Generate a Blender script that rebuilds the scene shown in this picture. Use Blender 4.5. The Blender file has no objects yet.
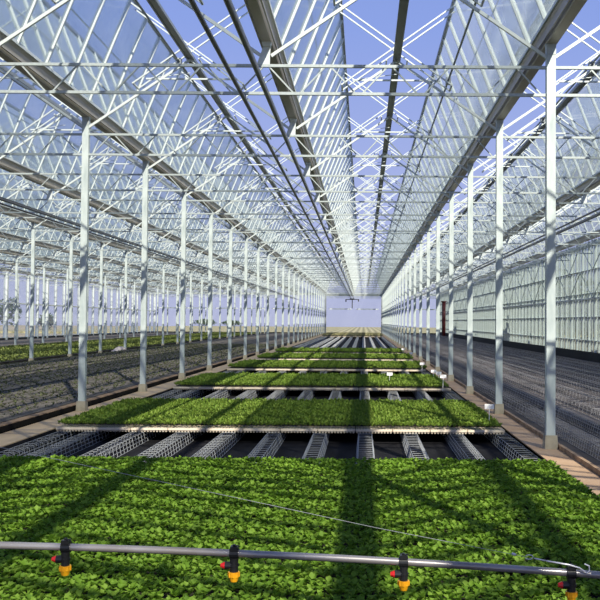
import bpy, math, random
import numpy as np
from mathutils import Vector, Matrix

random.seed(7)
rng = np.random.default_rng(11)
scene = bpy.context.scene
COL = scene.collection

# ------------------------------------------------------------------ helpers
class MB:
    """collects boxes, bars and tubes into one mesh"""
    def __init__(self):
        self.v = []; self.f = []
    def add(self, vs, fs):
        b = len(self.v)
        self.v.extend(vs)
        self.f.extend([tuple(b + i for i in q) for q in fs])
    def box(self, x0, x1, y0, y1, z0, z1):
        self.add([(x0,y0,z0),(x1,y0,z0),(x1,y1,z0),(x0,y1,z0),(x0,y0,z1),(x1,y0,z1),(x1,y1,z1),(x0,y1,z1)],
                 [(3,2,1,0),(4,5,6,7),(0,1,5,4),(1,2,6,5),(2,3,7,6),(3,0,4,7)])
    def frustum(self, cx, cy, z0, z1, hx0, hy0, hx1, hy1):
        self.add([(cx-hx0,cy-hy0,z0),(cx+hx0,cy-hy0,z0),(cx+hx0,cy+hy0,z0),(cx-hx0,cy+hy0,z0),
                  (cx-hx1,cy-hy1,z1),(cx+hx1,cy-hy1,z1),(cx+hx1,cy+hy1,z1),(cx-hx1,cy+hy1,z1)],
                 [(3,2,1,0),(4,5,6,7),(0,1,5,4),(1,2,6,5),(2,3,7,6),(3,0,4,7)])
    def bar(self, p0, p1, w, h=None, up=(0,0,1)):
        h = h or w
        p0 = Vector(p0); p1 = Vector(p1); d = (p1 - p0).normalized()
        up = Vector(up)
        if abs(d.dot(up)) > .98: up = Vector((0,1,0))
        s = d.cross(up).normalized() * (w/2); u = s.cross(d).normalized() * (h/2)
        vs = [p0-s-u, p0+s-u, p0+s+u, p0-s+u, p1-s-u, p1+s-u, p1+s+u, p1-s+u]
        self.add([tuple(q) for q in vs], [(3,2,1,0),(4,5,6,7),(0,1,5,4),(1,2,6,5),(2,3,7,6),(3,0,4,7)])
    def tube(self, p0, p1, r, n=8, r1=None, cap=True):
        r1 = r if r1 is None else r1
        p0 = Vector(p0); p1 = Vector(p1); d = (p1 - p0).normalized()
        a = Vector((0,0,1)) if abs(d.z) < .9 else Vector((1,0,0))
        s = d.cross(a).normalized(); u = s.cross(d).normalized()
        vs = []
        for p, rr in ((p0, r), (p1, r1)):
            for k in range(n):
                t = 2*math.pi*k/n
                vs.append(tuple(p + (s*math.cos(t) + u*math.sin(t))*rr))
        fs = [(k, (k+1) % n, n+(k+1) % n, n+k) for k in range(n)]
        if cap: fs += [tuple(range(n-1, -1, -1)), tuple(range(n, 2*n))]
        self.add(vs, fs)
    def path(self, pts, r, n=8):
        pts = [Vector(p) for p in pts]
        rings = []
        vs = []; fs = []
        for i, p in enumerate(pts):
            d = (pts[min(i+1, len(pts)-1)] - pts[max(i-1, 0)]).normalized()
            a = Vector((0,1,0)) if abs(d.y) < .9 else Vector((1,0,0))
            s = d.cross(a).normalized(); u = s.cross(d).normalized()
            for k in range(n):
                t = 2*math.pi*k/n
                vs.append(tuple(p + (s*math.cos(t) + u*math.sin(t))*r))
        for i in range(len(pts)-1):
            for k in range(n):
                fs.append((i*n+k, i*n+(k+1) % n, (i+1)*n+(k+1) % n, (i+1)*n+k))
        fs += [tuple(range(n-1, -1, -1)), tuple(range((len(pts)-1)*n, len(pts)*n))]
        self.add(vs, fs)
    def prism(self, poly, y0, y1):
        n = len(poly)
        vs = [(x, y0, z) for x, z in poly] + [(x, y1, z) for x, z in poly]
        fs = [tuple(range(n)), tuple(range(2*n-1, n-1, -1))] + [(i, n+i, n+(i+1) % n, (i+1) % n) for i in range(n)]
        self.add(vs, fs)
    def quad(self, a, b, c, d):
        self.add([tuple(a), tuple(b), tuple(c), tuple(d)], [(0,1,2,3)])
    def mesh(self, name, mat, smooth=False):
        me = bpy.data.meshes.new(name)
        me.from_pydata(self.v, [], self.f)
        me.materials.append(mat)
        if smooth:
            me.polygons.foreach_set('use_smooth', [True]*len(me.polygons))
        me.update()
        return me
    def build(self, name, mat, parent=None, smooth=False):
        return link(name, self.mesh(name, mat, smooth), parent)

def link(name, me, parent=None, loc=None):
    o = bpy.data.objects.new(name, me); COL.objects.link(o)
    if parent is not None: o.parent = parent
    if loc is not None: o.location = loc
    return o
def tag(o, label=None, cat=None, group=None, kind=None):
    if label: o['label'] = label
    if cat: o['category'] = cat
    if group: o['group'] = group
    if kind: o['kind'] = kind
    return o
def empty(name, loc=(0,0,0)):
    o = bpy.data.objects.new(name, None); COL.objects.link(o)
    o.location = loc; o.empty_display_size = .1
    return o
def dup(root, loc):
    r = root.copy(); COL.objects.link(r); r.location = loc
    for k in ('label','category','group','kind'):
        if k in r: del r[k]
    for ch in list(root.children):
        c = ch.copy(); COL.objects.link(c); c.parent = r
        for g in list(ch.children):
            d = g.copy(); COL.objects.link(d); d.parent = c
    return r
ORD = ('nearest second third fourth fifth sixth seventh eighth ninth tenth eleventh twelfth thirteenth fourteenth fifteenth sixteenth '
       'seventeenth eighteenth nineteenth twentieth twenty-first twenty-second twenty-third twenty-fourth twenty-fifth twenty-sixth '
       'twenty-seventh twenty-eighth twenty-ninth thirtieth').split()
def nth(i): return ORD[i]

# ------------------------------------------------------------------ materials
def mat(name, color, rough=.6, metal=0., noise=0., nscale=8., color2=None, bump=0., stretch=None, spec=.5):
    m = bpy.data.materials.new(name); m.use_nodes = True
    nt = m.node_tree; b = nt.nodes['Principled BSDF']
    b.inputs['Roughness'].default_value = rough
    b.inputs['Metallic'].default_value = metal
    b.inputs['Specular IOR Level'].default_value = spec
    b.inputs['Base Color'].default_value = (*color, 1)
    if color2 is not None or noise:
        c2 = color2 or tuple(c*(1-noise) for c in color)
        tc = nt.nodes.new('ShaderNodeTexCoord'); mp = nt.nodes.new('ShaderNodeMapping')
        if stretch: mp.inputs['Scale'].default_value = stretch
        nz = nt.nodes.new('ShaderNodeTexNoise'); nz.inputs['Scale'].default_value = nscale
        nz.inputs['Detail'].default_value = 4
        rp = nt.nodes.new('ShaderNodeValToRGB')
        rp.color_ramp.elements[0].position = .35; rp.color_ramp.elements[1].position = .68
        rp.color_ramp.elements[0].color = (*color, 1); rp.color_ramp.elements[1].color = (*c2, 1)
        nt.links.new(tc.outputs['Object'], mp.inputs['Vector'])
        nt.links.new(mp.outputs['Vector'], nz.inputs['Vector'])
        nt.links.new(nz.outputs['Fac'], rp.inputs['Fac'])
        nt.links.new(rp.outputs['Color'], b.inputs['Base Color'])
        if bump:
            bp = nt.nodes.new('ShaderNodeBump'); bp.inputs['Strength'].default_value = bump
            bp.inputs['Distance'].default_value = .02
            nt.links.new(nz.outputs['Fac'], bp.inputs['Height'])
            nt.links.new(bp.outputs['Normal'], b.inputs['Normal'])
    return m

def leaf_mat(name, c_dark, c_mid, c_light, trans=.28):
    m = bpy.data.materials.new(name); m.use_nodes = True
    nt = m.node_tree; b = nt.nodes['Principled BSDF']; out = nt.nodes['Material Output']
    g = nt.nodes.new('ShaderNodeNewGeometry')
    rp = nt.nodes.new('ShaderNodeValToRGB')
    e = rp.color_ramp.elements
    e[0].position = 0; e[0].color = (*c_dark, 1); e[1].position = 1; e[1].color = (*c_light, 1)
    k = e.new(.5); k.color = (*c_mid, 1)
    nt.links.new(g.outputs['Random Per Island'], rp.inputs['Fac'])
    nt.links.new(rp.outputs['Color'], b.inputs['Base Color'])
    b.inputs['Roughness'].default_value = .6
    b.inputs['Specular IOR Level'].default_value = .25
    tr = nt.nodes.new('ShaderNodeBsdfTranslucent')
    nt.links.new(rp.outputs['Color'], tr.inputs['Color'])
    mx = nt.nodes.new('ShaderNodeMixShader'); mx.inputs['Fac'].default_value = trans
    nt.links.new(b.outputs[0], mx.inputs[1]); nt.links.new(tr.outputs[0], mx.inputs[2])
    nt.links.new(mx.outputs[0], out.inputs['Surface'])
    return m

def glass_mat(name, tint, haze, haze_col, gloss=.06):
    """thin greenhouse glass: mostly clear, a little dust / condensation, a little reflection"""
    m = bpy.data.materials.new(name); m.use_nodes = True
    nt = m.node_tree; nt.nodes.clear()
    out = nt.nodes.new('ShaderNodeOutputMaterial')
    t = nt.nodes.new('ShaderNodeBsdfTransparent'); t.inputs['Color'].default_value = (*tint, 1)
    d = nt.nodes.new('ShaderNodeBsdfDiffuse'); d.inputs['Color'].default_value = (*haze_col, 1)
    l = nt.nodes.new('ShaderNodeBsdfTranslucent'); l.inputs['Color'].default_value = (*haze_col, 1)
    h = nt.nodes.new('ShaderNodeMixShader'); h.inputs['Fac'].default_value = .5
    nt.links.new(d.outputs[0], h.inputs[1]); nt.links.new(l.outputs[0], h.inputs[2])
    a = nt.nodes.new('ShaderNodeMixShader')
    tc = nt.nodes.new('ShaderNodeTexCoord')
    nz = nt.nodes.new('ShaderNodeTexNoise'); nz.inputs['Scale'].default_value = .8; nz.inputs['Detail'].default_value = 3
    mr = nt.nodes.new('ShaderNodeMapRange'); mr.inputs['To Min'].default_value = haze*.4; mr.inputs['To Max'].default_value = haze*1.6
    nt.links.new(tc.outputs['Object'], nz.inputs['Vector']); nt.links.new(nz.outputs['Fac'], mr.inputs['Value'])
    nt.links.new(mr.outputs[0], a.inputs['Fac'])
    nt.links.new(t.outputs[0], a.inputs[1]); nt.links.new(h.outputs[0], a.inputs[2])
    gl = nt.nodes.new('ShaderNodeBsdfGlossy'); gl.inputs['Roughness'].default_value = .08
    fr = nt.nodes.new('ShaderNodeLayerWeight'); fr.inputs['Blend'].default_value = .25
    mm = nt.nodes.new('ShaderNodeMath'); mm.operation = 'MULTIPLY_ADD'; mm.inputs[1].default_value = .35; mm.inputs[2].default_value = gloss
    nt.links.new(fr.outputs['Fresnel'], mm.inputs[0])
    z = nt.nodes.new('ShaderNodeMixShader')
    nt.links.new(mm.outputs[0], z.inputs['Fac'])
    nt.links.new(a.outputs[0], z.inputs[1]); nt.links.new(gl.outputs[0], z.inputs[2])
    nt.links.new(z.outputs[0], out.inputs['Surface'])
    return m

M = {}
M['galv'] = mat('galvanised_steel', (.47,.53,.52), .42, .25, .16, 30)
M['galv_post'] = mat('galvanised_post', (.56,.63,.61), .5, .15, color2=(.40,.47,.46), nscale=9, stretch=(1,1,.3))
M['white_bar'] = mat('white_aluminium_bar', (.64,.70,.68), .4, .15)
M['gutter'] = mat('aluminium_gutter', (.50,.47,.40), .42, .3, color2=(.36,.335,.28), nscale=3, stretch=(1,.2,1))
M['rail'] = mat('dark_rail_tube', (.10,.105,.11), .35, .6)
M['shaft'] = mat('steel_shaft', (.30,.33,.34), .4, .5)
M['glass_roof'] = glass_mat('roof_glass', (.92,.965,.97), .42, (.74,.84,.83))
M['glass_side'] = glass_mat('side_glass', (.84,.91,.86), .32, (.38,.43,.38))
M['glass_left'] = glass_mat('left_glass', (.95,.97,.98), .22, (.78,.82,.88))
M['glass_end'] = glass_mat('gable_glass', (.95,.96,.98), .05, (.80,.83,.90), .03)
M['concrete'] = mat('tan_concrete', (.52,.36,.22), .85, 0, color2=(.42,.27,.155), nscale=1.6, bump=.2)
M['concrete_left'] = mat('pale_tan_concrete', (.60,.45,.27), .85, 0, color2=(.48,.355,.21), nscale=1.6, bump=.2)
M['foot'] = mat('concrete_foot', (.42,.38,.28), .9, 0, .3, 9)
M['fabric'] = mat('black_ground_fabric', (.006,.0062,.007), .9, 0, color2=(.022,.022,.026), nscale=2.2, stretch=(1.2,.25,1), spec=.12)
M['fabric_right'] = mat('grey_ground_fabric', (.043,.039,.037), .9, 0, color2=(.125,.112,.105), nscale=1.3, stretch=(1.6,.14,1), spec=.15)
M['wire'] = mat('galvanised_wire', (.40,.42,.43), .5, .25)
M['wire_dull'] = mat('dull_wire', (.33,.33,.34), .6, .2)
M['eps'] = mat('white_polystyrene_tray', (.80,.72,.58), .8, 0, color2=(.60,.46,.30), nscale=2.6, stretch=(1,1,1))
M['soil'] = mat('potting_soil', (.030,.024,.016), .95, 0, .5, 25)
M['leaf'] = leaf_mat('seedling_leaf', (.115,.23,.018), (.17,.31,.026), (.25,.40,.05), .36)
M['leaf_far'] = leaf_mat('seedling_leaf_pale', (.115,.205,.024), (.18,.285,.036), (.265,.365,.062), .34)
M['leaf_young'] = leaf_mat('young_leaf', (.06,.075,.03), (.09,.11,.045), (.14,.15,.07))
M['leaf_yellow'] = leaf_mat('yellow_leaf', (.24,.23,.10), (.36,.34,.16), (.46,.43,.24))
M['leaf_left'] = leaf_mat('left_bed_leaf', (.11,.15,.035), (.17,.22,.05), (.25,.29,.08))
M['bed'] = mat('brown_tray_bed', (.07,.062,.05), .95, 0, color2=(.125,.115,.095), nscale=9, bump=.5)
M['tray_dark'] = mat('dark_tray', (.011,.010,.009), .9, spec=.1)
M['tray_rim'] = mat('tan_tray_rim', (.40,.27,.16), .8, 0, .5, 6)
M['black'] = mat('black_plastic', (.012,.013,.013), .38)
M['red'] = mat('red_plastic', (.62,.02,.02), .35)
M['yellow'] = mat('yellow_plastic', (.85,.42,.01), .35, 0, color2=(.78,.30,.01), nscale=40)
M['pipe'] = mat('grey_steel_pipe', (.40,.385,.37), .3, .5, color2=(.30,.275,.25), nscale=5, stretch=(1,3,3))
M['chrome'] = mat('bright_steel', (.78,.78,.78), .3, .3)
M['white'] = mat('white_tag', (.85,.85,.82), .5)
M['redpaint'] = mat('dull_red_paint', (.16,.03,.03), .5)
M['sack'] = mat('pale_sack', (.75,.66,.62), .8, 0, .2, 12)
M['plinth'] = mat('dark_plinth', (.022,.024,.022), .85, 0, .4, 4)
M['land'] = mat('dry_field', (.42,.34,.215), .95, 0, color2=(.27,.25,.13), nscale=.05)
M['crop'] = mat('crop_rows', (.35,.31,.15), .95, 0, color2=(.22,.24,.08), nscale=.7, stretch=(2,.03,1))
_nt = M['crop'].node_tree
_w = _nt.nodes.new('ShaderNodeTexWave'); _w.bands_direction = 'X'; _w.inputs['Scale'].default_value = .28; _w.inputs['Distortion'].default_value = .6
_r = _nt.nodes.new('ShaderNodeValToRGB'); _r.color_ramp.elements[0].color = (.22,.20,.085,1); _r.color_ramp.elements[1].color = (.46,.41,.20,1)
_t = _nt.nodes.new('ShaderNodeTexCoord'); _nt.links.new(_t.outputs['Object'], _w.inputs['Vector']); _nt.links.new(_w.outputs['Fac'], _r.inputs['Fac'])
_nt.links.new(_r.outputs['Color'], _nt.nodes['Principled BSDF'].inputs['Base Color'])
M['shrub'] = leaf_mat('shrub_leaf', (.05,.09,.035), (.09,.15,.055), (.14,.2,.08))
M['bark'] = mat('bark', (.12,.09,.06), .9)

# ------------------------------------------------------------------ geometry constants (metres)
SP = 4.5                       # distance between frames
Y0 = 11.88                     # first frame in view
YE = Y0 + 24*SP                # gable
YS = Y0 - 4*SP                 # start of the built part behind the camera
def FY(n): return Y0 + n*SP
XG = [10.58 - 3.99*k for k in range(11)]     # gutters, right wall to left wall
XR, XL = XG[2], XG[4]
ZTOP = 5.60
ZH = 5.92                      # hinge line on the gutters
NMAX = 24

# ------------------------------------------------------------------ setting: ground, floors, paths
m = MB(); m.box(-420, 420, -25, 300, -.40, -.27); tag(m.build('ground', M['land']), kind='structure')
BX0, BX1 = -4.92, 2.28      # seedling beds
ZF = -.20                             # the floor under them lies lower than the paths
m = MB(); m.box(-29.4, BX0-.02, YS-1, YE, -.25, -.004); m.box(BX1+.06, 10.7, YS-1, YE, -.25, -.004); m.box(BX0-.02, BX1+.06, YS-1, YE, -.26, ZF)
tag(m.build('floor', M['fabric']), kind='structure')
m = MB(); m.box(XL-.12, BX0-.03, YS, YE, -.15, .012); tag(m.build('path_left', M['concrete_left']), kind='structure')
m = MB(); m.box(BX1+.06, XR+.1, YS, YE, -.15, .012); tag(m.build('path_right', M['concrete']), kind='structure')
m = MB(); m.box(XR+.1, XR+.15, YS, YE, -.004, .075)
tag(m.build('trim_1', M['tray_rim']), kind='structure')
m = MB(); m.box(XR+.2, 10.5, YS, YE, -.004, .004); tag(m.build('floor_right', M['fabric_right']), kind='structure')

# crop land beyond the gable
m = MB(); m.box(-60, 60, YE+6, 285, -.30, .0); tag(m.build('field', M['crop']), kind='structure')

# ------------------------------------------------------------------ walls
def side_wall(name, x, ys, ye, step, bw, rails, glass, zt, plinth):
    root = empty(name, (x, 0, 0)); tag(root, kind='structure')
    f = MB()
    n = int(round((ye-ys)/step))
    for k in range(n+1):
        y = ys + k*step
        big = k % 4 == 0
        w = bw*1.5 if big else bw
        f.box(-w/2-.03, w/2+.03, y-w/2, y+w/2, 0, zt)
    if step < 2:
        for k in range(n): f.box(-.04, .01, ys+(k+.5)*step-.017, ys+(k+.5)*step+.017, 0, zt)
    for z, h in rails: f.box(-.05, .05, ys, ye, z-h/2, z+h/2)
    f.build(name + '_frame', M['white_bar'], root)
    g = MB()
    for k in range(n):
        y = ys + k*step
        g.quad((0, y, plinth), (0, y+step, plinth), (0, y+step, zt), (0, y, zt))
    g.build(name + '_glazing', glass, root)
    p = MB(); p.box(-.08, .08, ys, ye, -.02, plinth); p.build(name + '_plinth', M['plinth'], root)
    return root
wr = side_wall('wall_right', XG[0], YS, YE, 1.125, .055, [(2.9,.08),(5.45,.09)] + [(.95+1.1*q,.02) for q in range(5)], M['glass_side'], 5.6, .42)
# inner lattice bracing of the right wall
m = MB()
for n in range(-4, 24):
    y = FY(n)
    for (za, zb) in ((4.2, 5.45), (2.9, 4.2)):
        m.bar((-.14, y, za), (-.14, y+SP/2, zb), .03); m.bar((-.14, y+SP/2, zb), (-.14, y+SP, za), .03)
m.build('wall_right_bracing', M['galv'], wr)
side_wall('wall_left', XG[10], YS+40, YE, 2.25, .17, [(.25,.05),(3.1,.12),(5.45,.1)], M['glass_left'], 5.6, .22)

# gable wall with large clear glazing
root = empty('wall_end', (0, YE, 0)); tag(root, kind='structure')
f = MB(); g = MB()
xs = [XG[0], XG[2], XG[4], XG[6], XG[8], XG[10]]
for x in xs: f.box(x-.1, x+.1, -.08, .08, 0, 5.7)
for x in (XG[1], XG[7], XG[9], XG[5]): f.box(x-.05, x+.05, -.04, .04, 0, 5.7)
f.box(xs[-1], xs[0], -.06, .06, 5.5, 5.74)
for a, b in zip(xs[1:], xs[:-1]):
    f.box(a+.5, (a+b)/2-.35, -.05, .05, 3.46, 3.60); f.box((a+b)/2+.35, b-.5, -.05, .05, 3.46, 3.60)
f.build('wall_end_frame', M['white_bar'], root)
for a, b in zip(xs[1:], xs[:-1]):
    g.quad((a, 0, .1), (b, 0, .1), (b, 0, 5.6), (a, 0, 5.6))
for i in range(10):
    a, b = XG[i+1], XG[i]
    g.add([(a,0,5.74),(b,0,5.74),((a+b)/2,0,6.85)], [(0,1,2)])
g.build('wall_end_glazing', M['glass_end'], root)
p = MB(); p.box(XL-.05, XR+.05, -.35, -.15, 5.36, 5.62); p.box(XL-.06, XL+.14, -.3, -.12, 0, 5.4); p.box(XR-.14, XR+.06, -.3, -.12, 0, 5.4)
p.build('wall_end_door_frame', M['shaft'], root)
p = MB()
for a, b in zip(xs[1:], xs[:-1]):
    if abs(a - XL) > .1: p.box(a, b, -.05, .05, 0, .22)
p.build('wall_end_plinth', M['plinth'], root)

# ------------------------------------------------------------------ steel posts
pm = MB(); pm.box(-.0625, .0625, -.05, .05, .16, ZTOP-.1); ME_shaft = pm.mesh('post_shaft', M['galv_post'])
pm = MB(); pm.frustum(0, 0, 0, .2, .09, .09, .082, .082); ME_foot = pm.mesh('foot', M['foot'])
pm = MB(); pm.box(-.066, .066, -.055, .055, ZTOP-.10, ZTOP-.02)
pm.prism([(-.06, ZTOP-.02), (.06, ZTOP-.02), (.075, ZTOP+.06), (-.075, ZTOP+.06)], -.05, .05); ME_cap = pm.mesh('head_bracket', M['galv'])
proto = None
def post(x, y):
    global proto
    if proto is None:
        proto = empty('steel_post', (x, y, 0))
        link('shaft', ME_shaft, proto); link('foot', ME_foot, proto)['label'] = 'tan concrete foot'; link('bracket', ME_cap, proto)
        return proto
    return dup(proto, (x, y, 0))
ROWS = [(XR, 0, 'between the seedling beds and the right-hand bay', 'row right of the seedling beds'),
        (XL, 1, 'between the seedling beds and the brown bed', 'row left of the seedling beds'),
        (XG[6], 5, 'beyond the brown bed at its far left side', 'row behind the brown bed'),
        (XG[8], 9, 'behind the far left green bed', 'row behind the far left green bed')]
for x, n0, where, grp in ROWS:
    for n in range(-4 if x > -6 else n0-1, NMAX):
        p = post(x, FY(n))
        if n < n0:
            tag(p, kind='structure')
        else:
            i = n - n0
            lab = ('nearest tall galvanised steel post ' if i == 0 else nth(i) + ' galvanised steel post from the camera ') + where
            tag(p, lab, 'post', 'steel posts, ' + grp)

# ------------------------------------------------------------------ lattice trusses with rafters
BW = 7.98; ZT, ZB = 5.33, 4.94
def make_truss(detail=True):
    r = empty('roof_truss')
    a = MB(); a.box(.06, BW-.06, -.02, .02, ZT-.02, ZT+.02); a.build('top_chord', M['galv'], r)
    a = MB(); a.box(.06, BW-.06, -.02, .02, ZB-.02, ZB+.02); a.build('bottom_chord', M['galv'], r)
    a = MB(); n = 9; w = (BW-.16)/n
    for k in range(n):
        x = .08 + k*w
        a.bar((x+.04, 0, ZB), (x+w/2-.03, 0, ZT), .02); a.bar((x+w/2+.03, 0, ZT), (x+w-.04, 0, ZB), .02)
    a.build('web_lattice', M['galv'], r)
    for x0, x1 in ((.05, BW/4), (BW/2-.07, BW/4), (BW/2+.07, 3*BW/4), (BW-.05, 3*BW/4)):
        a = MB(); a.bar((x0, 0, ZTOP-.13), (x1, 0, ZH+.88), .036, .045); a.build('rafter', M['white_bar'], r)
    for q in (BW/4, 3*BW/4):
        a = MB(); a.bar((q-.85, 0, ZH+.50), (q+.85, 0, ZH+.50), .03); a.bar((q-.85, 0, ZH+.50), (q, 0, ZH+.62), .012); a.build('collar_tie', M['white_bar'], r)
    a = MB(); c = BW/2
    a.prism([(c-.13, ZT+.02), (c+.05, ZT+.02), (c+.06, ZTOP+.1), (c-.01, ZTOP+.1)], -.012, .012)
    a.prism([(c-.05, ZTOP), (c+.06, ZTOP), (c+.07, ZTOP+.06), (c-.06, ZTOP+.06)], -.05, .05)
    a.build('gutter_bracket', M['white_bar'], r)
    return r
T0 = None
BAYS = [(XL, 0, 'above the seedling beds'), (XR, 0, 'above the dark right-hand bay'), (XG[6], 1, 'above the brown bed'),
        (XG[8], 5, 'above the far left green bed'), (XG[10], 9, 'along the left glass wall')]
for x, n0, where in BAYS:
    for n in range(-4 if x > -14 else n0-2, NMAX):
        if T0 is None: t = T0 = make_truss(); t.location = (x, FY(n), 0)
        else: t = dup(T0, (x, FY(n), 0))
        if n < n0: tag(t, kind='structure')
        else:
            i = n - n0
            tag(t, ('nearest lattice roof truss ' if i == 0 else nth(i) + ' lattice roof truss from the camera ') + where, 'roof truss', 'lattice roof trusses ' + where)

# ------------------------------------------------------------------ gutters, ridges, shafts, opened roof vents
GN = ['atop the right glass wall', 'over the right-hand bay\'s middle', 'on posts right of the seedling beds',
      'over the seedling bay\'s middle', 'on posts left of the seedling beds', 'over the brown bed\'s middle',
      'on posts behind the brown bed', 'over the far left green bed', 'on posts behind the green bed',
      'next to the left glass wall', 'atop the left glass wall']
gm = MB()
prof = [(-.11,.33),(-.11,.28),(-.09,.24),(-.065,.06),(.065,.06),(.09,.24),(.11,.28),(.11,.33),(.10,.33),(.05,.10),(-.05,.10),(-.10,.33)]
n = len(prof)
gm.add([(x, YS-1, ZTOP+z) for x, z in prof] + [(x, YE, ZTOP+z) for x, z in prof], [(i, n+i, n+(i+1) % n, (i+1) % n) for i in range(n)])
for s in (-1, 1):
    gm.box(s*.10-.012, s*.10+.012, YS-1, YE, ZTOP+.10, ZTOP+.13)
ME_gut = gm.mesh('roof_gutter', M['gutter'])
for i, x in enumerate(XG):
    o = link('roof_gutter', ME_gut, None, (x, 0, 0)); tag(o, 'long grey aluminium roof gutter ' + GN[i], 'gutter', 'roof gutters')

VW = 2.2; TH = math.radians(67)
YO = Y0 - 2*SP - .2            # the sashes stand open from here on; behind the camera they are shut
def vent_meshes(s):
    """opened sash leaning to side s of its gutter"""
    hx, hz = s*.10, ZH
    tx, tz = s*(.10 + VW*math.cos(TH)*.93), ZH + VW*math.sin(TH)
    at = lambda t: (hx + (tx-hx)*t, hz + (tz-hz)*t)
    f = MB(); g = MB()
    step = SP/4; cnt = int(round((YE - YO)/step))
    for k in range(cnt+1):
        y = YO + k*step
        f.bar((hx, y, hz), (tx, y, tz), .07, .035, up=(0,1,0))
        if k < cnt:
            g.quad((hx, y, hz), (hx, y+step, hz), (tx, y+step, tz), (tx, y, tz))
    mx, mz = at(.5)
    f.bar((hx, YO, hz), (hx, YE, hz), .07, .05)
    e = MB(); e.bar((tx, YO, tz), (tx, YE, tz), .07, .06)
    c = MB(); c.bar((mx+s*-.03, YO, mz), (mx+s*-.03, YE, mz), .018, .018)
    return (f.mesh('sash_frame', M['white_bar']), g.mesh('pane', M['glass_roof']), e.mesh('edge_rail', M['shaft']),
            c.mesh('cross_rail', M['white_bar']))
VM = {-1: vent_meshes(-1), 1: vent_meshes(1)}
RODM = {}
for s in (-1, 1):
    a = MB()
    for dy in (-.2, .2):
        # pair of rods from the far slope of the frame up to the sash edge
        a.bar((s*(1.995+1.05), dy, ZH+.36), (s*(.10 + VW*math.cos(TH)*.93*.95), dy, ZH + VW*math.sin(TH)*.95), .03, .025)
    a.bar((s*(1.995+1.05), -.22, ZH+.36), (s*(1.995+1.05), .22, ZH+.36), .03)
    a.bar((s*(1.995+.2), -.2, ZH+1.0-.16), (s*(1.995+.2), .2, ZH+1.0-.16), .025)
    RODM[s] = a.mesh('push_rod', M['white_bar'])
for i, x in enumerate(XG):
    for s in (-1, 1):
        if (i == 0 and s > 0) or (i == 10 and s < 0): continue
        r = empty('roof_vent', (x, 0, ZH)); fm, gmm, em, cm = VM[s]
        tag(r, 'open glass roof vent leaning %s from gutter %s' % ('right' if s > 0 else 'left', GN[i]), 'roof vent', 'open glass roof vents')
        for nm, me in (('sash_frame', fm), ('pane', gmm), ('edge_rail', em), ('cross_rail', cm)):
            link(nm, me, r, (0, 0, -ZH))
        for k in range(-2 if 1 <= i <= 5 else 0, NMAX):
            link('push_rod', RODM[s], r, (0, FY(k), -ZH))
# shut part of the roof above and behind the camera
f = MB(); g = MB()
for i in range(6):
    for x, s in ((XG[i], -1), (XG[i+1], 1)):
        xr = x + s*1.995
        y = YS
        while y < YO - .05:
            f.bar((x+s*.1, y, ZH), (xr, y, ZH+.93), .075, .05); y += SP/8
        if s > 0: f.box(xr-.10, xr+.10, YS, YO-.1, ZH+.88, ZH+.99)
        g.quad((x+s*.1, YS, ZH), (x+s*.1, YO-.1, ZH), (xr, YO-.1, ZH+.93), (xr, YS, ZH+.93))
o = f.build('roof', M['white_bar']); tag(o, kind='structure'); g.build('roof_glazing', M['glass_end'], o)
SN = ['right half of the right-hand bay', 'left half of the right-hand bay', 'right half of the seedling bay', 'left half of the seedling bay',
      'right half of the brown bed bay', 'left half of the brown bed bay', 'right half of the green bed bay', 'left half of the green bed bay',
      'right half of the leftmost bay', 'left half of the leftmost bay']
a = MB(); a.box(-.05, .05, YS, YE, -.03, .05)
for s in (-1, 1): a.bar((s*.06, YS, -.03), (s*.06, YE, -.03), .03)
ME_ridge = a.mesh('ridge_bar', M['shaft'])
a = MB(); a.tube((0, YS, 0), (0, YE, 0), .02, 8)
for k in range(-4, NMAX): a.box(-.05, .05, FY(k)-.06, FY(k)+.06, -.07, .05)
ME_sh = a.mesh('drive_shaft', M['shaft'])
for i in range(10):
    cx = (XG[i] + XG[i+1])/2
    tag(link('ridge_bar', ME_ridge, None, (cx, 0, ZH+.92)), 'dark ridge bar running high over the ' + SN[i], 'ridge bar', 'roof ridge bars')
    dx, dz = (1.0, .50) if i % 2 == 0 else (-.22, .84)
    tag(link('drive_shaft', ME_sh, None, (cx+dx, 0, ZH+dz)), 'thin vent drive shaft over the ' + SN[i], 'drive shaft', 'vent drive shafts')

# ------------------------------------------------------------------ boom rails (pairs of dark tubes under the trusses)
a = MB(); a.tube((0, YS, 0), (0, YE-.3, 0), .028, 10); ME_rail = a.mesh('tube', M['rail'])
a = MB(); a.tube((0, YS, 0), (0, YE-.3, 0), .030, 10); a.box(-.022, .022, YS, YE-.3, .02, .06); ME_rail2 = a.mesh('tube', M['rail'])
a = MB()
a.box(-.006, .006, -.02, .02, .0, .10); ME_hang = a.mesh('hanger', M['shaft'])
for x, bay in ((XG[3], 'seedling beds'), (XG[1], 'right-hand bay'), (XG[5], 'brown bed')):
    for dx, w in ((-.285, 'left'), (.055, 'right')):
        r = empty('boom_rail', (x+dx, 0, 4.825))
        tag(r, '%s dark round rail of the pair hung under the trusses over the %s' % (w, bay), 'rail', 'dark spray boom rails')
        link('tube', ME_rail if dx < 0 else ME_rail2, r)
        for k in range(-4, NMAX): link('hanger', ME_hang, r, (0, FY(k), 0))

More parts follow.
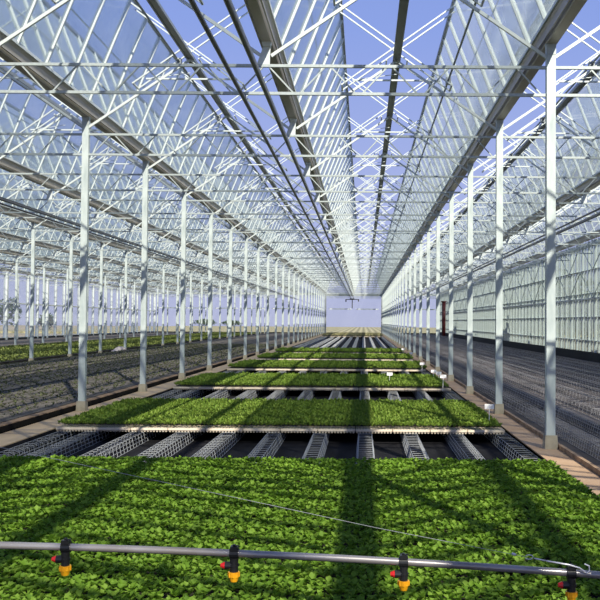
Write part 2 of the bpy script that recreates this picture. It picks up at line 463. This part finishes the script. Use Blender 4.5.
# ------------------------------------------------------------------ wire bench supports
def wire_support(segs, hh):
    """long inverted-U cage of wire"""
    a = MB()
    for y0, y1, pitch, d in segs:
        prof = [(-.13, .004), (-.12, .055), (-.11, .11), (-.10, hh), (.10, hh), (.11, .11), (.12, .055), (.13, .004)]
        for x, z in prof: a.bar((x, y0, z), (x, y1, z), d, d)
        nn = int((y1-y0)/pitch)
        for k in range(nn+1):
            y = y0 + k*pitch
            ps = [prof[0], prof[3], prof[4], prof[7]]
            for (xa, za), (xb, zb) in zip(ps, ps[1:]):
                a.bar((xa, y, za), (xb, y, zb), d, d, up=(0,1,0))
    return a
sup_c = wire_support([(9.8, 14.6, .17, .0055), (14.6, 22.6, .24, .0065), (22.6, 49, .45, .009), (49, YE-1.5, .6, .017)], .162).mesh('wire_support', M['wire'])
sup_r = wire_support([(5.5, 16, .12, .0036), (16, 40, .3, .0036), (40, YE-2, .9, .004)], .162).mesh('wire_support', M['wire_dull'])
for k in range(11):
    o = link('wire_support', sup_c, None, (-4.34 + .73*(k-1) if k else -4.78, 0, ZF))
    tag(o, 'galvanised wire mesh tray support under the seedling beds, %s from the left' % ('first' if k == 0 else nth(k)), 'wire support', 'wire supports under the seedling beds')
for k in range(11):
    o = link('wire_support', sup_r, None, (3.15 + .615*k, 0, 0))
    tag(o, 'empty wire mesh support on the dark right-hand floor, %s from the post row' % ('first' if k == 0 else nth(k)), 'wire support', 'empty wire supports in the right-hand bay')

# ------------------------------------------------------------------ seedlings
def leaf_template(L, W):
    return np.array([(0,0,0),(-W/2,L*.55,.004),(0,L,-.006),(W/2,L*.55,.004),(0,L*.5,-.006)], float)
LF = np.array([(0,4,1),(1,4,2),(2,4,3),(3,4,0)])
def rosette(nl, L, W, tilt0, tilt1, zbase, rg):
    vs = []
    for k in range(nl):
        t = leaf_template(L*rg.uniform(.75,1.15), W*rg.uniform(.8,1.15))
        el = math.radians(rg.uniform(tilt0, tilt1)); az = 2*math.pi*(k/nl) + rg.uniform(-.5,.5)
        c, s = math.cos(el), math.sin(el)
        R = np.array([[1,0,0],[0,c,-s],[0,s,c]])
        c, s = math.cos(az), math.sin(az)
        R = np.array([[c,-s,0],[s,c,0],[0,0,1]]) @ R
        v = t @ R.T; v[:,2] += zbase*rg.uniform(.5,1.1)
        vs.append(v)
    return np.concatenate(vs)
def np_mesh(name, V, F, material):
    me = bpy.data.meshes.new(name)
    me.vertices.add(len(V)); me.vertices.foreach_set('co', V.astype(np.float32).ravel())
    k = F.shape[1]
    me.loops.add(F.size); me.loops.foreach_set('vertex_index', F.astype(np.int32).ravel())
    me.polygons.add(len(F)); me.polygons.foreach_set('loop_start', np.arange(0, F.size, k, dtype=np.int32))
    me.materials.append(material); me.update(calc_edges=True); me.validate()
    return me
def foliage(name, pts, nl, L, W, material, tilt=(8,62), zbase=.03, variants=24, seed=1):
    rg = np.random.default_rng(seed)
    ros = [rosette(nl, L, W, tilt[0], tilt[1], zbase, rg) for _ in range(variants)]
    n = len(pts); pick = rg.integers(0, variants, n); sc = rg.uniform(.8, 1.2, n); az = rg.uniform(0, 2*math.pi, n)
    base = np.stack([ros[i] for i in pick])
    c, s = np.cos(az)[:,None], np.sin(az)[:,None]
    x = (base[:,:,0]*c - base[:,:,1]*s)*sc[:,None] + pts[:,0:1]
    y = (base[:,:,0]*s + base[:,:,1]*c)*sc[:,None] + pts[:,1:2]
    z = base[:,:,2]*sc[:,None] + pts[:,2:3]
    V = np.stack([x,y,z], -1).reshape(-1,3)
    nleaf = n*nl
    F = (LF[None] + (np.arange(nleaf)*5)[:,None,None]).reshape(-1,3)
    return np_mesh(name, V, F, material)
def grid(x0, x1, y0, y1, sp, z, jit=.3, seed=3):
    rg = np.random.default_rng(seed)
    xs = np.arange(x0+sp/2, x1, sp); ys = np.arange(y0+sp/2, y1, sp)
    X, Y = np.meshgrid(xs, ys); P = np.stack([X.ravel(), Y.ravel(), np.full(X.size, z)], -1)
    P[:,:2] += rg.uniform(-jit, jit, (len(P),2))*sp
    return P

ZTR = .042
# (front, back, spacing, leaves, L, W, material, label)
BEDS = [(3.9, 10.3, .053, 8, .044, .035, 'leaf', 'dense carpet of bright green seedlings in the nearest bed under the spray boom'),
        (13.7, 17.8, .066, 6, .068, .032, 'leaf_far', 'dense green seedlings in the second bed from the camera'),
        (22.1, 26.5, .08, 5, .085, .042, 'leaf_far', 'dense green seedlings in the third bed from the camera'),
        (30.8, 35.0, .10, 5, .10, .055, 'leaf_far', 'dense green seedlings in the fourth bed from the camera'),
        (39.0, 43.2, .12, 5, .115, .065, 'leaf_far', 'dense green seedlings in the fifth bed from the camera'),
        (47.1, 51.2, .14, 5, .13, .08, 'leaf_far', 'thin strip of green seedlings in the sixth bed from the camera'),
        (100., 118., .30, 4, .22, .13, 'leaf_yellow', 'yellowish plants in the far bed before the gable opening')]
# one tray with a serrated underside of cells
tb = MB(); tb.box(-.294, .294, 0, .40, .03, .064)
for k in range(12):
    for j in range(2):
        tb.frustum(-.27 + k*.0491, .03 + j*.06, 0, .03, .010, .012, .020, .022)
tray_body = tb.mesh('tray_body', M['eps'])
ts = MB()
for k in range(12):
    for j in range(7): ts.box(-.287 + k*.0491, -.253 + k*.0491, .02 + j*.054, .055 + j*.054, .055, .064)
tray_soil = ts.mesh('soil', M['soil'])
T = None
for bi, (y0, y1, sp, nl, L, W, mk, lab) in enumerate(BEDS):
    P = grid(BX0+.02, BX1-.02, y0-.01, y1, sp, ZTR, seed=bi+5)
    rowmod = np.sin(P[:,1]*2*math.pi/.40)
    P[:,2] += np.random.default_rng(bi).uniform(.004, .022, len(P)) + .006*rowmod
    if bi == 0:
        vis = (P[:,1] > 4.86) & (P[:,0] > -2.42) & (P[:,0] < 1.60)
        idx = np.where(vis)[0]; idx = idx[np.argsort(P[idx,1])][:300]
        near = P[idx].copy(); P = np.delete(P, idx, 0)
    o = link('seedlings', foliage('seedlings', P, nl, L, W, M[mk], tilt=(8,66) if bi == 0 else (28,80), zbase=.035, seed=bi+1))
    tag(o, lab, 'seedlings', kind='stuff')
    s = MB(); s.box(BX0, BX1, y0 + (.41 if bi else 0), y1, ZTR-.05, ZTR-.002)
    so = s.build('potting_soil', M['soil'], o)
    if bi == 0: continue
    for k in range(12):
        loc = (BX0 + .30 + k*.6, y0, ZTR-.078)
        if T is None:
            T = empty('seedling_tray', loc); link('tray_body', tray_body, T); link('soil', tray_soil, T); t = T
        else: t = dup(T, loc)
        bed = ['', 'second', 'third', 'fourth', 'fifth', 'sixth', 'farthest yellowish'][bi]
        tag(t, 'cream seedling tray on the front edge of the %s bed, %s from the left' % (bed, 'first' if k == 0 else nth(k)),
            'tray', 'seedling trays on the front edge of the %s bed' % bed)
rg = np.random.default_rng(99)
SV = []
for k in range(8):
    v = rosette(8, .045, .036, 8, 66, .035, rg)
    SV.append(np_mesh('seedling', v, (LF[None] + (np.arange(8)*5)[:,None,None]).reshape(-1,3), M['leaf']))
for p in near:
    o = link('seedling', SV[rg.integers(0, 8)], None, tuple(p)); o.rotation_euler = (0, 0, rg.uniform(0, 6.28)); o.scale = (rg.uniform(.85, 1.15),)*3
    tag(o, 'bright green leafy seedling in the closest rows beneath the spray boom', 'seedling', 'seedlings in the closest rows of the nearest bed')

# ------------------------------------------------------------------ brown bed (left bay)
r = MB()
r.box(-13.0, -5.74, 5.0, YE-4, -.004, .12)
for k in range(1, 12): r.box(-13.0 + k*.607 - .012, -13.0 + k*.607 + .012, 5, YE-4, .12, .135)
o = r.build('growing_bed', M['bed']); tag(o, 'wide brown bed of seed trays left of the left post row', 'growing bed', kind='stuff')
P = grid(-13.0, -5.8, 9, 60, .17, .12, .45, seed=41)
P = P[np.random.default_rng(5).uniform(0, 1, len(P)) < .75]
f = link('sprouts', foliage('sprouts', P, 3, .06, .035, M['leaf_young'], zbase=.01, seed=77), o)
f['kind'] = 'stuff'; f['label'] = 'tiny sparse sprouts'
# trays along its path edge
tb = MB(); tb.box(-.20, 0, -.296, .296, .03, .112)
for k in range(7): tb.frustum(-.03, -.255 + k*.085, .0, .05, .022, .026, .03, .034)
td = tb.mesh('tray_body', M['tray_dark'])
tb = MB(); tb.box(-.045, -.02, -.296, .296, .112, .117)
for k in range(7): tb.box(-.17, -.012, -.285 + k*.085, -.235 + k*.085, .108, .126)
tr_ = tb.mesh('rim', M['tray_rim'])
T2 = None
for k in range(60):
    loc = (XL-.14, 9.9 + k*.6, -.004)
    if T2 is None:
        T2 = empty('pot_tray', loc); link('tray_body', td, T2); link('rim', tr_, T2)['label'] = 'tan serrated rim'; t = T2
    else: t = dup(T2, loc)
    words_ = 'one two three four five six seven eight nine'.split()
    tens = ['', 'ten', 'twenty', 'thirty', 'forty', 'fifty', 'sixty']
    def cnt(n):
        teens = 'ten eleven twelve thirteen fourteen fifteen sixteen seventeen eighteen nineteen'.split()
        if n < 10: return words_[n-1]
        if n < 20: return teens[n-10]
        return tens[n//10] + ('-' + words_[n % 10 - 1] if n % 10 else '')
    if loc[1] < 11.6: tag(t, kind='structure')
    else: tag(t, 'dark pot tray with tan rim edging the brown bed, number %s from the camera' % cnt(k-2), 'tray', 'dark trays edging the brown bed')

# far left beds
o = link('bed_plants', foliage('bed_plants', grid(-21.0, -13.8, 30, YE-4, .2, .08, .4, seed=8), 4, .13, .07, M['leaf_left'], zbase=.05, seed=9))
tag(o, 'low green plants in the far left bed behind the brown bed', 'plants', kind='stuff')
s = MB(); s.box(-21.1, -13.7, 28, YE-4, 0, .12); s.build('potting_soil', M['soil'], o)
s = MB(); s.box(-28.9, -21.8, 40, YE-4, -.004, .10)
tag(s.build('growing_bed', M['bed']), 'grey brown empty bed along the left glass wall', 'growing bed', kind='stuff')
# pale sack by a post
b = MB()
for (dx, w, h) in ((0, .30, .30), (.55, .22, .16)):
    for j in range(4):
        z0, z1 = h*j/4, h*(j+1)/4; k0, k1 = [1, 1.1, 1.0, .75, .3][j:j+2]
        b.frustum(dx, 0, z0, z1, w*k0, .2*k0, w*k1, .2*k1)
    if dx == 0: first = b.build('sack', M['sack'], None, True); b = MB()
    else: second = b.build('sack', M['sack'], None, True)
first.location = (-13.35, 46.9, .0); second.location = (-13.90, 46.1, .0)
tag(first, 'pale upright sack at the near corner of the green bed', 'sack'); tag(second, 'small low pale sack beside the taller sack', 'sack')

# ------------------------------------------------------------------ plant tags
tm = MB(); tm.box(-.004, .004, -.004, .004, -.11, .23); TS = tm.mesh('stake', M['white'])
tm = MB(); tm.box(-.065, .065, -.008, -.002, .17, .24); TP = tm.mesh('plate', M['white'])
def at(px, py, z):
    dx, dy = px-363.7, py-321.8
    y = dy - .0068*dx; x = dx + .0068*dy
    Yd = (1.75 - z)*853/y
    return (x*Yd/853, Yd)
TAGS = [(489, 409, .30, 'white plant tag at the right end of the second bed'), (389.5, 375.5, .27, 'white plant tag standing in the middle of the third bed'),
        (443, 378, .33, 'rightmost white plant tag on the third bed'), (433.5, 372.5, .25, 'white plant tag left of two others on the third bed'),
        (438.5, 374.5, .25, 'white plant tag between two others on the third bed'), (422, 365, .27, 'white plant tag at the right end of the fourth bed'),
        (411, 354, .27, 'white plant tag at the right end of the fifth bed'), (403, 350, .27, 'white plant tag at the right end of the sixth bed')]
for px, py, z, lab in TAGS:
    x, y = at(px, py, z)
    r = empty('plant_tag', (min(x, BX1+.12), y, z-.20 if px < 490 else z-.30)); r.scale = (1.5,)*3 if px > 490 else (1.2,)*3; r.rotation_euler = (-.25, 0, -.2); tag(r, lab, 'plant tag', 'white plant tags')
    link('stake', TS, r); link('plate', TP, r)

# ------------------------------------------------------------------ red upright near the right gable corner
r = empty('red_standpipe', (10.15, 108, 0)); tag(r, 'tall dull red standpipe by the right wall near the gable', 'pipe')
a = MB(); a.tube((0,0,0), (0,0,4.3), .24, 10); a.build('pipe', M['redpaint'], r, True)
a = MB(); a.tube((0,0,4.3), (0,0,4.45), .36, 10); a.tube((0,0,2.0), (0,0,2.1), .32, 10); a.build('flange', M['redpaint'], r)

# ------------------------------------------------------------------ spray boom in the foreground
PY = 2.53
def zp(x):
    px = 363.7 + x*853/PY - .0068*235
    py = 543.5 + .0242*px + 4.17e-5*px*px if px > -60 else 542.2 + .01*px
    return 1.75 - (py - 321.8 - .0068*(px-363.7))*PY/853
boom = empty('spray_boom', (0, PY, 1.041)); tag(boom, 'grey steel spray boom pipe with yellow and red nozzles crossing the foreground', 'spray boom')
a = MB()
pts = []
for k in range(41):
    x = -1.75 + k*(3.0/40)
    pts.append((x, 0, zp(x)-1.041))
a.path(pts, .0108, 14); a.build('pipe', M['pipe'], boom, True)
def nozzle(x):
    nz = empty('nozzle'); nz.parent = boom; nz.location = (x, 0, zp(x)-1.041)
    c = MB()
    c.tube((-.013,0,0), (.013,0,0), .0165, 16)                       # clamp round the pipe
    c.box(-.011, .011, -.016, .010, .010, .022); c.tube((0,-.004,.018), (0,-.004,.027), .005, 8)
    c.tube((0,-.006,-.012), (0,-.006,-.052), .0125, 14); c.tube((0,-.006,-.030), (0,-.006,-.036), .0145, 14)
    c.tube((-.006,-.006,-.034), (-.026,-.006,-.034), .0115, 12)      # check valve arm
    c.path([(.004,-.012,.022),(.012,-.014,.027),(.017,-.012,.021)], .0018, 6)
    c.build('clamp_body', M['black'], nz)
    k = MB(); k.tube((-.026,-.006,-.034), (-.032,-.006,-.034), .0105, 14, .009); k.tube((-.032,-.006,-.034), (-.039,-.006,-.034), .0085, 14, .006)
    k.build('knob', M['red'], nz)['label'] = 'red check valve knob'
    y = MB(); y.tube((0,-.006,-.052), (0,-.006,-.066), .0168, 16, .0158); y.tube((0,-.006,-.066), (0,-.006,-.080), .0148, 16, .0105)
    for q in range(8):
        t = q*math.pi/4; y.box(.0155*math.cos(t)-.002, .0155*math.cos(t)+.002, -.006+.0155*math.sin(t)-.002, -.006+.0155*math.sin(t)+.002, -.066, -.053)
    y.tube((0,-.006,-.080), (0,-.006,-.083), .004, 8)
    y.build('cap', M['yellow'], nz)['label'] = 'yellow nozzle cap'
for px in (68.5, 235.5, 403.5, 569.5):
    nozzle((px-363.7 + .0068*230)/853*PY)
# carriage and mast that hang the boom from the rails (left of the view)
a = MB(); mx = XG[3]-.115
a.bar((mx, 0, zp(mx)-1.041-.02), (mx, 0, 4.80-1.041), .05, .05)
a.build('mast', M['galv'], boom)
a = MB(); a.box(mx-.24, mx+.24, -.15, .15, 4.888-1.041, 4.95-1.041); a.build('carriage', M['galv'], boom)

tr = empty('boom_trolley', (XG[3]-.115, 112, 0)); tag(tr, 'small dark spray trolley hanging from the rails near the gable', 'trolley')
a = MB(); a.box(-.9, .9, -.05, .05, 4.62, 4.72); a.box(-.9, -.75, -.06, .06, 4.35, 4.72); a.box(.75, .9, -.06, .06, 4.4, 4.72); a.build('crossbar', M['rail'], tr)
a = MB(); a.tube((0,0,3.5), (0,0,4.65), .06, 8); a.build('drop_pipe', M['rail'], tr)
a = MB(); a.box(-.3, .3, -.12, .12, 4.72, 4.80); a.build('carriage', M['rail'], tr)
# stay cable with hook
def scr(px, py, Yd):
    dx, dy = px-363.7, py-321.8
    y = dy - .0068*dx; x = dx + .0068*dy
    return Vector((x*Yd/853, Yd, 1.75 - y*Yd/853))
cab = empty('stay_cable', scr(587, 567, PY)); tag(cab, 'thin bright stay cable with a hook, running from the boom up to the left', 'cable')
o0 = Vector(cab.location)
e0 = scr(545, 559, PY-.02); e1 = scr(13, 449, PY-.05); e2 = Vector((mx, PY-.03, scr(-148, 415.5, PY).z))
a = MB(); a.path([tuple(scr(527, 555.5, PY-.02)-o0), tuple(scr(377, 526.5, PY-.03)-o0), tuple(e1-o0), tuple(e2-o0)], .0007, 6); a.build('wire', M['wire'], cab)
a = MB()
hk = [scr(545, 559, PY-.02), scr(568, 563, PY-.02), scr(578, 566, PY-.02), scr(585, 571, PY-.016), scr(588, 569, PY-.012), scr(587.5, 564, PY-.010), scr(583, 562, PY-.010)]
a.path([tuple(p-o0) for p in hk], .0024, 8); a.build('hook', M['chrome'], cab, True)
a = MB()
ring = [scr(528 + 4*math.cos(t), 555.3 + 2.2*math.sin(t), PY-.02) for t in np.linspace(-2.6, 2.6, 12)]
a.path([tuple(p-o0) for p in ring], .0014, 6)
a.tube(tuple(scr(533, 556.5, PY-.02)-o0), tuple(e0-o0), .0022, 8)
a.tube(tuple(scr(511, 552, PY-.02)-o0), tuple(scr(515, 553, PY-.02)-o0), .004, 8); a.build('turnbuckle', M['chrome'], cab, True)

# ------------------------------------------------------------------ shrubs outside the glass
def shrub(x, y, w, h, lab, seed):
    rg = np.random.default_rng(seed)
    r = empty('shrub', (x, y, 0)); tag(r, lab, 'shrub', 'shrubs outside the glass walls')
    n = 260
    P = rg.normal(0, 1, (n,3)); P /= np.linalg.norm(P, axis=1)[:,None]; P *= rg.uniform(.35, 1, (n,1))
    P = P*np.array([w/2, w/2, h/2]) + np.array([0,0,h*.55])
    P[:,2] = np.maximum(P[:,2], .1)
    link('foliage', foliage('foliage', P, 5, .55, .34, M['shrub'], tilt=(-30,70), zbase=0, variants=10, seed=seed), r)
    a = MB(); a.tube((0,0,-.05), (0,0,h*.6), .09, 8, .05); a.build('stem', M['bark'], r)
for k in range(9):
    y = 36 + k*8.2 + 1.5*math.sin(k*2.1)
    shrub(14.6 + .5*math.sin(k*1.7), y, 5.6, 4.6 + 1.0*math.sin(k*2.9), 'green shrub outside the right glass wall, %s from the camera' % nth(k), 200+k)
for k, (px, w, h) in enumerate(((8, 4.5, 5.5), (47, 3, 2.6), (205, 8, 2.2), (232, 7, 1.8))):
    yy = 150 if k < 2 else 280
    shrub((px-363.7)/853*yy, yy, w, h, 'dark shrub far outside the glass, %s from the left' % ('first' if k == 0 else nth(k)), 300+k)

# ------------------------------------------------------------------ light
sd = bpy.data.lights.new('sun', 'SUN'); sd.energy = 6.7; sd.angle = .0093; sd.color = (1, .94, .82)
so = bpy.data.objects.new('sun', sd); COL.objects.link(so)
so.rotation_euler = Vector((-.462, 1.15, -1)).to_track_quat('-Z', 'Y').to_euler(); so.location = (20, -30, 40)
w = bpy.data.worlds.new('sky'); scene.world = w; w.use_nodes = True
nt = w.node_tree; bg = nt.nodes['Background']
tc = nt.nodes.new('ShaderNodeTexCoord'); sx = nt.nodes.new('ShaderNodeSeparateXYZ'); rp = nt.nodes.new('ShaderNodeValToRGB')
nt.links.new(tc.outputs['Generated'], sx.inputs[0]); nt.links.new(sx.outputs['Z'], rp.inputs['Fac']); nt.links.new(rp.outputs['Color'], bg.inputs['Color'])
e = rp.color_ramp.elements
e[0].position = 0; e[0].color = (.50, .53, .74, 1); e[1].position = 1; e[1].color = (.07, .15, .50, 1)
k = e.new(.10); k.color = (.43, .49, .80, 1)
k = e.new(.33); k.color = (.265, .37, .79, 1)
bg.inputs['Strength'].default_value = 1.0

# ------------------------------------------------------------------ camera
cd = bpy.data.cameras.new('camera'); cam = bpy.data.objects.new('camera', cd); COL.objects.link(cam); scene.camera = cam
cd.sensor_fit = 'HORIZONTAL'; cd.sensor_width = 36; cd.lens = 853/600*36
cd.shift_x = (300-363.7)/600; cd.shift_y = 0
cd.clip_start = .05; cd.clip_end = 2000
pitch = math.atan2(321.8-300, 853); roll = .0068
cam.matrix_world = Matrix.Translation((0, 0, 1.75)) @ Matrix.Rotation(math.pi/2 + pitch, 4, 'X') @ Matrix.Rotation(roll, 4, 'Z')
scene.cycles.transparent_max_bounces = 64
scene.cycles.max_bounces = 6; scene.cycles.diffuse_bounces = 2; scene.cycles.glossy_bounces = 2; scene.cycles.transmission_bounces = 3
scene.view_settings.view_transform = 'Standard'
scene.view_settings.look = 'None'
scene.view_settings.exposure = 0
